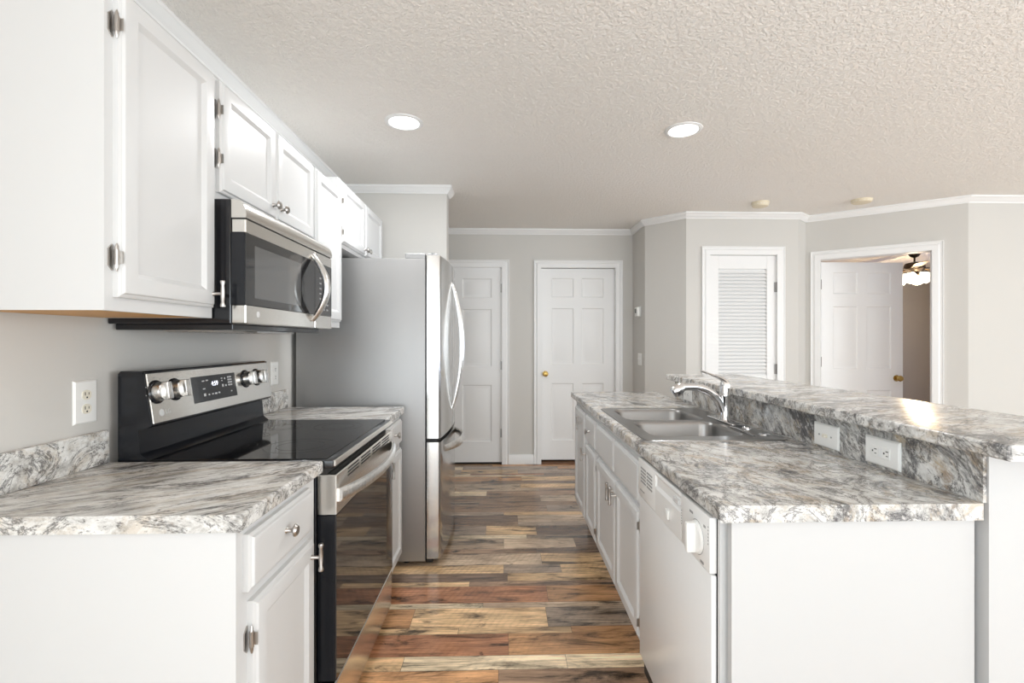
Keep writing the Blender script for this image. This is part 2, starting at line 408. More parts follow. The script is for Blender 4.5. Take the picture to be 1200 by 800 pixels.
wall('wall_return', P[9], P[10])
TO = wall('wall_bedroom', P[10], P[11], [(.104, .906, 0, 2.03)], label='slanted grey wall around the open bedroom door')
wall('wall_right_far', P[11], P[12], ext1=.11, label='pale blank wall at the far right edge')
wall('wall_right', P[12], P[13], [(2.0, 7.2, 0.25, 2.2)], ext1=.11)
wall('wall_rear', P[13], P[0], [(0.7, 7.2, 0.15, 2.25)])
# bedroom beyond the open door, closets behind the closed doors
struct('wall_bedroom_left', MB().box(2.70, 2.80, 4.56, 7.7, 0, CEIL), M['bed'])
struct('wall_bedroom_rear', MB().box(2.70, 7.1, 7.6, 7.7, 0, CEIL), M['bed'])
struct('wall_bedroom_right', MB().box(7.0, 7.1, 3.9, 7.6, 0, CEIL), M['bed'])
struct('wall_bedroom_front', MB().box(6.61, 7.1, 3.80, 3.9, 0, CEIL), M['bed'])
struct('wall_closet', MB().box(-1.3, 2.70, 5.7, 5.8, 0, CEIL).box(1.5, 1.6, 5.15, 5.7, 0, CEIL).box(.13, .23, 5.15, 5.7, 0, CEIL).box(-1.31, -1.2, 5.15, 5.7, 0, CEIL), M['bed'])

def sweep(mb, path, prof, closed=False):
    """run a profile [(out, z)] along a floor-plan path, room on the right-hand side, with mitred corners"""
    n = len(path); ds = []
    for i in range(n - 1): ds.append((Vector(path[i + 1]) - Vector(path[i])).normalized())
    vs = []; k = len(prof)
    for i in range(n):
        d0 = ds[max(i - 1, 0)]; d1 = ds[min(i, n - 2)]
        if closed: d0 = ds[i - 1 if i > 0 else -1]; d1 = ds[i % (n - 1)]
        n0 = Vector((d0.y, -d0.x)); n1 = Vector((d1.y, -d1.x)); m = (n0 + n1); m = m / max(m.length, 1e-6); m /= max(m.dot(n0), .3)
        for o, z in prof: q = Vector(path[i]) + m * o; vs.append((q.x, q.y, z))
    fs = [(i * k + j, i * k + (j + 1) % k, (i + 1) * k + (j + 1) % k, (i + 1) * k + j) for i in range(n - 1) for j in range(k)]
    fs += [tuple(range(k)), tuple(range((n - 1) * k, n * k))]
    mb.add(vs, fs)
C0 = 2.373
crown = [(0, C0), (.010, C0), (.012, C0 + .008), (.018, C0 + .012), (.030, C0 + .030), (.036, C0 + .040), (.040, C0 + .042), (.040, CEIL - .0005), (0, CEIL - .0005)]
mb = MB(); sweep(mb, P[:6], crown); struct('trim_1', mb, M['trim'], 'white crown molding above the cabinets and refrigerator', 'molding')
mb = MB(); sweep(mb, P[5:7], crown); struct('trim_2', mb, M['trim'], 'white crown molding along the far wall', 'molding')
mb = MB(); sweep(mb, P[6:13], crown); struct('trim_3', mb, M['trim'], 'white crown molding along the angled walls at right', 'molding')
bb = [(0, 0.0005), (.014, 0.0005), (.014, .085), (.008, .098), (0, .10)]
def base(name, segs):
    mb = MB()
    for s in segs: sweep(mb, s, bb)
    struct(name, mb, M['trim'])
base('baseboard_back', [[TB(.0, 0, 0)[:2], TB(.59, 0, 0)[:2]], [TB(1.252, 0, 0)[:2], TB(1.512, 0, 0)[:2]], [TB(2.438, 0, 0)[:2], P[6], P[7], P[8], TL(.138, 0, 0)[:2]]])
base('baseboard_right', [[TL(.897, 0, 0)[:2], P[9], P[10], TO(.03, 0, 0)[:2]], [TO(.98, 0, 0)[:2], P[11], P[12], P[13]]])

# ------------------------------------------------------------------ doors
def casing(T, u0, u1, zt, parent, w=.064, th=.11):
    """jamb lining and moulded casing round an opening on the room side (w < 0 is towards the room)"""
    mb = MB(); t = .018
    prof = [(-.006, 0), (-.006, -.014), (-.010, -.018), (.030, -.019), (.040, -.012), (.052, -.012), (.058, -.018), (w, -.018), (w, 0)]
    # swept round left, top, right with mitres
    k = len(prof); vs = []
    for (u, z, su, sz) in ((u0, 0.0, -1, 0), (u0, zt, -1, 1), (u1, zt, 1, 1), (u1, 0.0, 1, 0)):
        for o, h in prof: vs.append(T(u + su * o, h, z + sz * o if sz else z + .0005))
    fs = [(i * k + j, i * k + (j + 1) % k, (i + 1) * k + (j + 1) % k, (i + 1) * k + j) for i in range(3) for j in range(k)] + [tuple(range(k)), tuple(range(3 * k, 4 * k))]
    mb.add(vs, fs); mb.build('casing', M['trim'], parent, 30)
    jb = MB(); jb.box(u0, u0 + .012, 0.0, th, 0, zt, T=T).box(u1 - .012, u1, 0.0, th, 0, zt, T=T).box(u0, u1, 0.0, th, zt - .012, zt, T=T)
    jb.build('jamb', M['trim'], parent, 0)

def panel_slab(mb, W, Hh, t, panels, T, both=True):
    """door slab in (u, n, v): u 0..W, v 0..Hh, front face at n=0, back at n=t; panels = (u0, u1, v0, v1)"""
    us = sorted({0, W, *[p[0] for p in panels], *[p[1] for p in panels]}); vsn = sorted({0, Hh, *[p[2] for p in panels], *[p[3] for p in panels]})
    for face in ((0, 1), (t, -1)) if both else ((0, 1),):
        n0, sg = face
        for i in range(len(us) - 1):
            for j in range(len(vsn) - 1):
                a, b, c, d = us[i], us[i + 1], vsn[j], vsn[j + 1]
                if any(p[0] <= a + 1e-6 and p[1] >= b - 1e-6 and p[2] <= c + 1e-6 and p[3] >= d - 1e-6 for p in panels): continue
                mb.add([T(a, n0, c), T(b, n0, c), T(b, n0, d), T(a, n0, d)], [(0, 1, 2, 3)])
        for p in panels:
            mb.rings(p[0], p[1], p[2], p[3], [(0, n0), (.008, n0 + sg * .008), (.018, n0 + sg * .009), (.042, n0 + sg * .003)], lambda u, v, h: T(u, h, v))
    for a, b in (((0, 0), (W, 0)), ((W, 0), (W, Hh)), ((W, Hh), (0, Hh)), ((0, Hh), (0, 0))):
        mb.add([T(a[0], 0, a[1]), T(b[0], 0, b[1]), T(b[0], t, b[1]), T(a[0], t, a[1])], [(0, 1, 2, 3)])

def knob_round(parent, org, axis, mat, name='knob', r=.028):
    q = r / .028
    MB().lathe([(.030 * q, 0), (.030 * q, .004), (.012 * q, .008), (.011 * q, .022), (.018 * q, .028), (.027 * q, .038), (.028 * q, .048), (.022 * q, .058), (.008 * q, .062), (0, .062)], org, axis, 20).build(name, mat, parent)
def butt_hinge(parent, T, u, z, mat, w=0.0):
    mb = MB(); a = Vector(T(u, w - .006, z - .045)); b = Vector(T(u, w - .006, z + .045)); mb.tube([a, b], .007, 10)
    mb.box(u - .018, u + .018, w - .004, w + .001, z - .044, z + .044, T=T); mb.build('hinge', mat, parent)

# door_1: narrow three-panel door beside the refrigerator
d = thing('door_1', 'narrow white paneled door half hidden by refrigerator', 'door', TB(.92, 0, 0), None, 'structure')
casing(TB, .655, 1.192, 2.045, d)
mb = MB(); U0 = .667; panel_slab(mb, .513, 2.015, .035, [(.105, .408, .21, .80), (.105, .408, .99, 1.585), (.105, .408, 1.70, 1.90)], lambda u, n, v: TB(U0 + u, n + .012, v + .018)); mb.build('door_leaf', M['door'], d, 30)
for z in (.32, 1.02, 1.82): butt_hinge(d, TB, 1.183, z, M['hinge'], .006)
MB().box(.655, 1.192, -.002, .11, -.0005, .007, T=TB).build('threshold', M['gap'], d, 0)
# door_2: six-panel door with the brass knob
six = lambda W, Hh: [(W * a, W * b, c, e) for a, b in ((.145, .445), (.555, .855)) for c, e in ((.20, .80), (1.0, 1.585), (1.70, 1.90))]
d = thing('door_2', 'white six panel door with round brass knob at left', 'door', TB(1.975, 0, 0), None, 'structure')
casing(TB, 1.577, 2.373, 2.045, d)
mb = MB(); panel_slab(mb, .772, 2.0, .035, six(.772, 2.0), lambda u, n, v: TB(1.589 + u, n + .05, v + .03)); mb.build('door_leaf', M['door'], d, 30)
knob_round(d, TB(1.636, .05, .93), (0, -1, 0), M['brass'])
MB().box(1.577, 2.373, -.002, .11, -.0005, .012, T=TB).build('threshold', M['threshold'], d, 0)
# door_3: louvered closet door
d = thing('door_3', 'narrow white louvered closet door with slats', 'door', TL(.517, 0, 0), None, 'structure')
casing(TL, .203, .832, 2.06, d)
mb = MB(); a0, a1 = .215, .820; s0, s1 = .296, .739
f = lambda u0, u1, z0, z1: mb.box(u0, u1, .006, .040, z0, z1, .002, 1, T=TL)
f(a0, s0, .012, 2.046); f(s1, a1, .012, 2.046); f(s0, s1, 1.925, 2.046); f(s0, s1, .012, .22); f(s0, s1, .84, .96)
mb.build('door_leaf', M['door'], d, 0)
mb = MB()
for z0, z1 in ((.22, .84), (.96, 1.925)):
    k = round((z1 - z0) / .0325)
    for i in range(k):
        zc = z0 + (i + .5) * (z1 - z0) / k
        mb.prism([(.009, zc - .021), (.013, zc - .021), (.037, zc + .017), (.033, zc + .019)], 0, s0 - .003, s1 + .003, T=lambda x, y, z: TL(x, y, z))
mb.build('louver_slats', M['door'], d, 0)
for z in (1.02, 1.76): butt_hinge(d, TL, .824, z, M['hinge'], .004)
# door_4: bedroom door standing open into the next room
d = thing('door_4', 'white six panel door standing open into the bedroom', 'door', TO(.505, 0, 0), None, 'structure')
casing(TO, .104, .906, 2.03, d)
hx, hy = 2.957, 4.452
TD = lambda u, n, v: (hx + u * .999, hy + n + u * .01, v)
mb = MB(); panel_slab(mb, .785, 1.995, .035, six(.785, 2.0), lambda u, n, v: TD(u, n, v + .012)); mb.build('door_leaf', M['door'], d, 30)
knob_round(d, TD(.722, 0, .925), (0, -1, 0), M['brass']); knob_round(d, TD(.722, .035, .925), (0, 1, 0), M['brass'])
for z in (1.08, 1.80): MB().box(-.010, .001, -.003, .033, z - .045, z + .045, T=TD).build('hinge', M['bronze'], d)

# windows the daylight comes through (behind the camera and on the right)
def window(name, T, u0, u1, z0, z1, k):
    d = thing(name, None, None, T((u0 + u1) / 2, 0, z0), None, 'structure')
    mb = MB(); w = .06
    mb.box(u0, u1, .02, .09, z0, z0 + w, T=T).box(u0, u1, .02, .09, z1 - w, z1, T=T)
    for i in range(k + 1):
        u = u0 + (u1 - u0 - w) * i / k; mb.box(u, u + w, .02, .09, z0 + w, z1 - w, T=T)
    mb.build('window_frame', M['trim'], d, 0)
def frame_T(a, b):
    A = Vector(a); dd = (Vector(b) - A).normalized(); n = Vector((-dd.y, dd.x))
    return lambda u, w, z: ((A + dd * u + n * w).x, (A + dd * u + n * w).y, z)
window('window_1', frame_T(P[13], P[0]), .7, 7.2, .15, 2.25, 5)
window('added_window_left', frame_T(P[0], P[1]), 2.0, 5.2, .4, 2.2, 3)  # unseen window, added for the left fill light
window('window_2', frame_T(P[12], P[13]), 2.0, 7.2, .25, 2.2, 4)

# ------------------------------------------------------------------ cabinet hardware and fronts
def cab_door(parent, X, y0, y1, z0, z1, sgn, name='door', stile=.048, flat=False, t=.022):
    """a cabinet front on a face at X, facing sgn along x; recessed panel unless flat"""
    T = lambda u, v, h: (X + sgn * h, u, v)
    mb = MB()
    st = [(0, 0), (0, t - .010), (.004, t - .007), (.007, t - .006), (.010, t - .001), (.013, t)]
    st += [(.02, t)] if flat else [(stile, t), (stile + .004, t - .003), (stile + .012, t - .009)]
    mb.rings(y0, y1, z0, z1, st, T); mb.add([T(y0, z0, 0), T(y1, z0, 0), T(y1, z1, 0), T(y0, z1, 0)], [(0, 1, 2, 3)])
    return mb.build(name, M['cab'], parent, 25)
def round_knob(parent, X, y, z, sgn):
    MB().lathe([(.008, 0), (.006, .003), (.0055, .014), (.009, .018), (.0155, .021), (.016, .024), (.011, .029), (0, .030)], (X, y, z), (sgn, 0, 0), 16).build('knob', M['nickel'], parent)
def t_pull(parent, X, y, z, sgn, h=.078):
    mb = MB(); mb.lathe([(.007, 0), (.005, .003), (.0045, .024)], (X, y, z), (sgn, 0, 0), 10)
    xx = X + sgn * .027
    mb.lathe([(.0065, -h / 2), (.0075, -h / 2 + .004), (.0048, -h / 2 + .014), (.0062, 0), (.0048, h / 2 - .014), (.0075, h / 2 - .004), (.0065, h / 2)], (xx, y, z), (0, 0, 1), 12)
    mb.build('pull', M['nickel'], parent)
def cab_hinge(parent, X, y, z, sgn, side):
    """wrap hinge: leaf on the face frame, barrel at the door edge; side = direction (+1/-1) of the frame along y"""
    mb = MB(); s = side
    mb.prism([(y + s * .001, z - .026), (y + s * .004, z - .030), (y + s * .015, z - .018), (y + s * .015, z + .018), (y + s * .004, z + .030), (y + s * .001, z + .026)], 0, X, X + sgn * .003)
    mb.tube([(X + sgn * .012, y + s * .003, z - .017), (X + sgn * .012, y + s * .003, z + .017)], .0055, 10)
    mb.tube([(X + sgn * .012, y + s * .003, z - .032), (X + sgn * .012, y + s * .003, z - .024), (X + sgn * .012, y + s * .003, z + .024), (X + sgn * .012, y + s * .003, z + .032)], [.001, .004, .004, .001], 8)
    mb.box(X, X + sgn * .024, y - s * .0002, y - s * .001, z - .014, z + .014)
    mb.build('hinge', M['nickel'], parent)

# ------------------------------------------------------------------ wall cabinets (left)
def wall_cab(label, y0, y1, z0, z1, XF, doors, oak=True):
    r = thing('wall_cabinet', label, 'cabinet', (WX, (y0 + y1) / 2, z0), 'white wall cabinets on the left')
    mb = MB(); x0 = WX + .001
    mb.box(x0, XF, y0, y1, z0 + .012, z1)
    # face frame and side lips reach below the recessed bottom
    mb.box(XF - .018, XF, y0, y1, z0, z0 + .012).box(x0, XF - .018, y0, y0 + .010, z0, z0 + .012).box(x0, XF - .018, y1 - .010, y1, z0, z0 + .012)
    mb.build('cabinet_body', M['side'], r, 0)
    MB().box(x0, XF - .019, y0 + .0105, y1 - .0105, z0 + .0005, z0 + .0118).build('bottom_panel', M['oak' if oak else 'side'], r, 0)['label'] = 'raw orange wood underside' if oak else 'white underside'
    for dd in doors:
        o = cab_door(r, XF, dd['y'][0], dd['y'][1], dd['z'][0], dd['z'][1], 1)
        for hz in dd.get('hinge', ()): cab_hinge(o, XF, dd['y'][0], hz, 1, -1)
        if 'knob' in dd: round_knob(o, XF + .022, dd['knob'][0], dd['knob'][1], 1)
        if 'pull' in dd: t_pull(o, XF + .022, dd['pull'][0], dd['pull'][1], 1)
    return r
XU = -.883
wall_cab('tall white wall cabinet at far left above the near countertop', 1.10, 1.497, 1.347, 2.085, XU,
         [dict(y=(1.123, 1.484), z=(1.378, 2.078), hinge=(1.467, 1.993), pull=(1.468, 1.418))])
wall_cab('short white two door wall cabinet directly above the microwave', 1.4985, 2.255, 1.713, 2.085, XU,
         [dict(y=(1.515, 1.873), z=(1.735, 2.078), hinge=(1.837, 1.987), knob=(1.842, 1.785)), dict(y=(1.879, 2.240), z=(1.735, 2.078), knob=(1.908, 1.785))])
wall_cab('narrow single door white wall cabinet between microwave and refrigerator', 2.2565, 2.640, 1.347, 2.085, XU,
         [dict(y=(2.272, 2.622), z=(1.378, 2.078))])
wall_cab('white two door wall cabinet hung over the refrigerator', 2.6415, 3.585, 1.790, 2.158, XU - .01,
         [dict(y=(2.672, 3.098), z=(1.812, 2.145), hinge=(1.87, 2.04), knob=(3.07, 1.845)), dict(y=(3.106, 3.53), z=(1.812, 2.145), knob=(3.135, 1.845))], False)

# ------------------------------------------------------------------ microwave
r = thing('microwave', 'stainless over-the-range microwave with curved bow handle', 'microwave', (WX, 1.88, 1.315))
m0, m1, XM = 1.504, 2.244, -.786
mb = MB(); mb.box(WX + .002, XM - .045, m0, m1, 1.330, 1.711, .003, 1)
mb.box(WX + .01, XM - .05, m0 + .02, m1 - .02, 1.312, 1.330, .002, 1)
mb.build('case', M['black'], r)
mb = MB()
for i in range(2):
    y0 = m0 + .07 + i * .32
    mb.box(-1.08, -.92, y0, y0 + .27, 1.3085, 1.3118)
    for k in range(7): mb.box(-1.075 + k * .022, -1.068 + k * .022, y0 + .01, y0 + .26, 1.3065, 1.3087)
mb.build('grease_filter', M['nickel'], r)
MB().box(-.90, -.855, 1.80, 1.95, 1.3075, 1.3118, .001, 1).build('task_light', M['print'], r)
# curved vent strip across the top
mb = MB(); prof = [(XM - .043, 1.654), (XM + .001, 1.654), (XM + .002, 1.668), (XM - .001, 1.682), (XM - .007, 1.695), (XM - .018, 1.708), (XM - .043, 1.710)]
mb.prism(prof, 1, m0, m1); mb.build('vent_strip', M['steel'], r, 50)
MB().box(XM - .043, XM - .004, m0 + .002, m1 - .002, 1.6515, 1.6545).build('seam', M['darkslot'], r)
# door (left) and control panel (right)
ys = 2.050
dr = MB().mat(0).box(XM - .043, XM, m0, ys - .001, 1.608, 1.6512, .003, 1).box(XM - .043, XM, m0, ys - .001, 1.331, 1.389, .003, 1).mat(1).box(XM - .043, XM - .003, m0, ys - .001, 1.389, 1.608).build('door', [M['steel'], M['blacksat']], r)
MB().box(XM - .003, XM - .0005, m0 + .002, ys - .002, 1.3895, 1.6075).build('door_glass', M['mwglass'], dr)
MB().box(XM - .0005, XM - .0001, m0 + .055, m0 + .405, 1.413, 1.578).build('window', M['mwwindow'], dr)
cp = MB().mat(0).box(XM - .043, XM, ys + .001, m1, 1.608, 1.6512, .003, 1).box(XM - .043, XM, ys + .001, m1, 1.331, 1.389, .003, 1).mat(1).box(XM - .043, XM - .0005, ys + .001, m1, 1.389, 1.608).build('control_panel', [M['steel'], M['mwglass']], r)
mb = MB()
for i in range(7):
    for j in range(3): mb.box(XM - .0005, XM - .0001, 2.10 + j * .04, 2.122 + j * .04, 1.41 + i * .022, 1.417 + i * .022)
mb.build('keypad_print', M['greymark'], cp)
yh = 2.022
pts = [(XM + .001 + .058 * math.sin(math.pi * t / 16) ** .9, yh, 1.362 + .268 * t / 16) for t in range(17)]
MB().tube(pts, [.011 + .007 * math.sin(math.pi * t / 16) for t in range(17)], 12, flat=(1.2, .8)).build('handle', M['handle'], dr)
lg = MB().lathe([(.010, 0), (.010, .0008), (.0085, .001), (0, .001)], (XM, m0 + .075, 1.362), (1, 0, 0), 20).build('logo_badge', M['print'], dr)

# ------------------------------------------------------------------ range
r = thing('range', 'freestanding stainless electric range with black glass cooktop', 'stove', (-.85, 1.885, 0), None)
g0, g1 = 1.506, 2.264
MB().box(-1.17, -.575, g0, g1, .035, .885, .003, 1).build('body', M['blacksat'], r)
for yy in (g0 + .05, g1 - .05):
    for xx in (-1.12, -.62): MB().lathe([(.018, 0), (.018, .012), (.008, .014), (.008, .036)], (xx, yy, .0003), (0, 0, 1), 12).build('foot', M['blacksat'], r)
# cooktop: black frame with stainless front trim and glass surface
ct = MB().box(-1.10, -.522, g0 - .001, g1 + .001, .886, .9135, .004, 2).build('cooktop', M['black'], r)
MB().box(-1.075, -.545, g0 + .006, g1 - .006, .9135, .9165, .001, 1).build('glass_surface', M['glasstop'], ct)
mb = MB()
for cx, cy, rr in ((-.70, 1.70, .115), (-.70, 2.08, .095), (-.93, 1.69, .078), (-.93, 2.07, .078), (-.95, 1.885, .05)):
    n = 40
    for q in (rr, rr * .66):
        vs = [(cx + (q + e) * math.cos(2 * math.pi * k / n), cy + (q + e) * math.sin(2 * math.pi * k / n), .91675) for e in (0, .0022) for k in range(n)]
        mb.add(vs, [(k, (k + 1) % n, n + (k + 1) % n, n + k) for k in range(n)])
mb.build('burner_ring', M['ring'], ct, 0)
MB().box(-.5225, -.5155, g0 - .001, g1 + .001, .893, .9125, .002, 1).build('front_trim', M['steel'], ct)
# control front behind the door top
MB().box(-.575, -.545, g0 + .004, g1 - .004, .868, .886).build('vent_gap', M['darkslot'], r)
# backguard
mb = MB()
prof = [(-1.168, .60), (-1.168, 1.178), (-1.160, 1.186), (-1.098, 1.186), (-1.092, 1.180), (-1.068, 1.020), (-1.082, 1.012), (-1.108, 1.008), (-1.102, .935), (-1.082, .919), (-1.075, .912), (-1.075, .886), (-1.11, .60)]
mb.prism(prof, 1, g0, g1); bk = mb.build('backguard', M['blacksat'], r, 30)
gd = Vector((.024, 0, -.160)).normalized(); gn = Vector((-gd.z, 0, gd.x)); ga = Vector((-1.0925, 0, 1.180))
TG = lambda y, s, h: tuple(ga + Vector((0, y, 0)) + gd * s + gn * h)      # y along the range, s down the slope, h out
mb = MB(); mb.box(g0 + .003, g1 - .002, .002, .158, 0.0005, .006, .0015, 1, T=TG); pn = mb.build('control_panel', M['steel'], bk)
MB().box(g0, g1, -.003, .004, -.004, .005, .001, 1, T=TG).build('top_trim', M['black'], bk)
MB().box(1.712, 1.982, .030, .122, .006, .0072, T=TG).build('display', M['black'], pn)
tx = lambda y, s: (lambda a, b, c: TG(y + a, s - b, .0073 + max(c, 0)))
text_part('clock_digits', '4:59', .024, tx(1.842, .062), M['digits'], pn)
mb = MB()
for yy, ss, ww, hh in ((1.775, .048, .014, .004), (1.797, .047, .014, .004), (1.775, .076, .014, .004), (1.775, .098, .012, .010), (1.80, .099, .008, .005), (1.822, .099, .012, .004), (1.842, .099, .014, .006), (1.862, .098, .012, .005),
                       (1.890, .046, .010, .004), (1.890, .055, .006, .004), (1.910, .048, .006, .007), (1.892, .074, .010, .010), (1.912, .075, .009, .007), (1.945, .100, .008, .004)):
    mb.box(yy - ww / 2, yy + ww / 2, ss - hh / 2, ss + hh / 2, .0072, .0075, T=TG)
for i in range(4):
    for j in range(3): mb.box(1.928 + j * .010, 1.935 + j * .010, .042 + i * .010, .048 + i * .010, .0072, .0075, T=TG)
mb.build('button_print', M['print'], pn)
MB().lathe([(.011, 0), (.011, .0008), (0, .001)], TG(1.549, .128, .006), gn, 24).build('logo_badge', M['print'], pn)
text_part('logo_letters', 'LG', .020, lambda a, b, c: TG(1.578 + a, .128 - b, .0063 + max(c, 0)), M['print'], pn)
for ky in (1.540, 1.625, 2.060, 2.150):
    mb = MB(); o = TG(ky, .062, .0055)
    mb.mat(1).lathe([(.037, 0), (.037, .002), (.034, .005), (.031, .006)], o, gn, 28)
    mb.mat(0).lathe([(.029, .006), (.0285, .022), (.027, .027), (.025, .028), (0, .028)], o, gn, 28)
    T = lambda a, b, c, ky=ky: TG(ky + a, .062 + b, .0335 + c)
    mb.box(-.011, .011, -.027, .027, -.002, .017, .003, 2, T=T)
    mb.build('knob', [M['handle'], M['black']], pn)
    k2 = MB()
    for i in range(9):
        t = R(-220 + i * 32); k2.box(ky + .045 * math.cos(t) - .002, ky + .045 * math.cos(t) + .002, .062 + .045 * math.sin(t) - .0015, .062 + .045 * math.sin(t) + .0015, .006, .0063, T=TG)
    k2.build('dial_print', M['greymark'], pn, 0)
# oven door
XD = -.514
dr = MB().mat(0).box(-.573, XD, g0 + .002, g1 - .002, .742, .866, .003, 1).mat(1).box(-.573, XD - .003, g0 + .002, g1 - .002, .232, .742, .002, 1).build('oven_door', [M['steel'], M['blacksat']], r)
MB().box(XD - .003, XD, g0 + .004, g1 - .004, .234, .7415).build('oven_glass', M['ovenglass'], dr)
mb = MB()
for k in range(4):
    y0 = 1.62 + k * .15
    for j in range(3): mb.box(XD - .0005, XD + .0004, y0, y0 + .12, .832 + j * .011, .837 + j * .011)
mb.build('vent_slots', M['darkslot'], dr)
# bowed handle: a wide flat bar curving out from the door
n = 24; hp = []; mb = MB(); vs = []; fs = []
for t in range(n + 1):
    a = t / n; y = g0 + .018 + (g1 - g0 - .036) * a; o = XD + .052 * math.sin(math.pi * a) ** .75
    zc = .800 - .006 * math.sin(math.pi * a); hh = .020 - .003 * math.sin(math.pi * a)
    ring = [(o - .004, zc - hh), (o + .008, zc - hh), (o + .014, zc - hh + .008), (o + .014, zc + hh - .010), (o + .006, zc + hh), (o - .004, zc + hh)]
    vs += [(max(x, XD - .002), y, z) for x, z in ring]
for t in range(n):
    for j in range(6): fs.append((t * 6 + j, t * 6 + (j + 1) % 6, t * 6 + 6 + (j + 1) % 6, t * 6 + 6 + j))
fs += [tuple(range(6)), tuple(range(n * 6, n * 6 + 6))]
mb.add(vs, fs); mb.build('handle', M['handle'], dr, 40)
# storage drawer
MB().prism([(-.573, .04), (-.528, .04), (-.520, .060), (-.516, .222), (-.520, .227), (-.573, .227)], 1, g0 + .002, g1 - .002).build('drawer', M['steel'], r, 30)

# ------------------------------------------------------------------ base cabinets left
XB = -.571
def base_left(label, y0, y1, dy, ky, dz, hinge, pull):
    r = thing('base_cabinet', label, 'cabinet', ((WX + XB) / 2, (y0 + y1) / 2, 0), 'white base cabinets on the left')
    mb = MB(); mb.box(WX + .001, XB, y0, y1, .10, .875); mb.box(WX + .001, XB - .07, y0, y1, .0005, .10); mb.build('cabinet_body', M['side'], r, 0)
    o = cab_door(r, XB, dy[0], dy[1], .729, .855, 1, 'drawer', flat=True); round_knob(o, XB + .022, ky, .800, 1)
    o = cab_door(r, XB, dz[0], dz[1], .125, .700, 1)
    for z in hinge: cab_hinge(o, XB, dz[0], z, 1, -1)
    t_pull(o, XB + .022, pull[0], pull[1], 1)
    return r
r = base_left('white base cabinet with one drawer at the near left corner', 1.062, 1.478, (1.080, 1.418), 1.245, (1.098, 1.436), (.617, .21), (1.405, .660))
MB().box(WX + .001, XB + .004, 1.046, 1.0615, .0005, .875).build('end_panel', M['side'], r, 0)
base_left('slim white base cabinet between range and refrigerator', 2.280, 2.680, (2.300, 2.655), 2.47, (2.300, 2.655), (), (2.325, .660))

def nosed(mb, X0, X1, y0, y1, z0, z1, nose_hi):
    """slab whose aisle edge is rolled: nose at X1 when nose_hi else at X0"""
    r_ = .007; arc = []
    for i in range(6):
        a = R(90 * i / 5); arc.append((r_ * math.sin(a), r_ * math.cos(a)))
    if nose_hi: prof = [(X0, z0), (X0, z1)] + [(X1 - r_ + s, z1 - r_ + c) for s, c in arc] + [(X1, z0 + .004), (X1 - .005, z0)]
    else: prof = [(X1, z0), (X1, z1)] + [(X0 + r_ - s, z1 - r_ + c) for s, c in arc] + [(X0, z0 + .004), (X0 + .005, z0)]
    mb.prism(prof, 1, y0, y1)
def counter_left(label, y0, y1, group):
    r = thing('countertop', label, 'countertop', (-.87, (y0 + y1) / 2, .876), group)
    mb = MB(); nosed(mb, WX + .001, -.549, y0, y1, .8762, .914, True); mb.build('slab', M['granL'], r, 30)
    MB().box(WX + .001, WX + .020, y0, y1 - .002, .9142, 1.012, .002, 1).build('backsplash', M['granS'], r, 30)
counter_left('marbled grey laminate countertop at near left corner', 1.036, 1.492, 'left countertops')
counter_left('small marbled countertop piece between range and refrigerator', 2.272, 2.698, 'left countertops')

# ------------------------------------------------------------------ refrigerator
r = thing('refrigerator', 'stainless french door refrigerator with bottom freezer drawer', 'refrigerator', (-.8, 3.19, 0))
f0, f1 = 2.775, 3.615
MB().box(-1.172, -.445, f0, f1, .024, 1.745, .004, 2).build('case', M['case'], r)
MB().box(-.4445, -.405, f0 + .015, f1 - .015, .012, .038, .003, 1).build('base_grille', M['blacksat'], r)
for yy in (f0 + .06, f1 - .06):
    for xx in (-1.1, -.56): MB().lathe([(.02, 0), (.02, .024)], (xx, yy, .0003), (0, 0, 1), 12).build('foot', M['blacksat'], r)
def bowed(y0, y1, z0, z1, n=14):
    """door slab with a gently bulging front and rounded vertical edges"""
    w = (f1 - f0); poly = [(-.437, y1), (-.437, y0)]; r_ = .012
    def front(y): return -.362 + .026 * (1 - ((y - (f0 + f1) / 2) / (w / 2)) ** 2)
    xs = front(y0 + r_)
    poly += [(xs - r_, y0), (xs - .004, y0 + .003), (xs, y0 + r_)]
    for i in range(1, n): y = y0 + r_ + (y1 - y0 - 2 * r_) * i / n; poly.append((front(y), y))
    xe = front(y1 - r_); poly += [(xe, y1 - r_), (xe - .004, y1 - .003), (xe - r_, y1)]
    mb = MB(); mb.prism(poly, 2, z0, z1); return mb
ym = (f0 + f1) / 2
for a, b, sg in ((f0, ym - .002, -1), (ym + .002, f1, 1)):
    dr = bowed(a, b, .722, 1.762).build('door', M['steelv'], r, 50)
    yh = ym + sg * .045; n = 20
    pts = [(-.337 + .064 * math.sin(math.pi * t / n) ** .85, yh, .838 + .812 * t / n) for t in range(n + 1)]
    MB().tube(pts, [.006 + .006 * math.sin(math.pi * t / n) for t in range(n + 1)], 12, flat=(1.1, .7)).build('handle', M['handle'], dr)
    yy = a + .05 if sg < 0 else b - .05
    MB().box(-.437, -.38, yy - .03, yy + .02, 1.762, 1.776, .003, 1).lathe([(.012, 0), (.012, .018), (0, .018)], (-.405, yy - .02, 1.762), (0, 0, 1), 14).build('hinge', M['case'], dr)
MB().box(-.56, -.447, f0 + .004, f0 + .09, 1.745, 1.774, .003, 1).build('hinge_cover', M['case'], r)
MB().box(-.56, -.447, f1 - .09, f1 - .004, 1.745, 1.774, .003, 1).build('hinge_cover', M['case'], r)
MB().box(-.445, -.38, f0 + .004, f1 - .004, .700, .7215).build('seam', M['darkslot'], r)
dr = bowed(f0, f1, .040, .700).build('freezer_drawer', M['steelv'], r, 50)
n = 24; pts = []
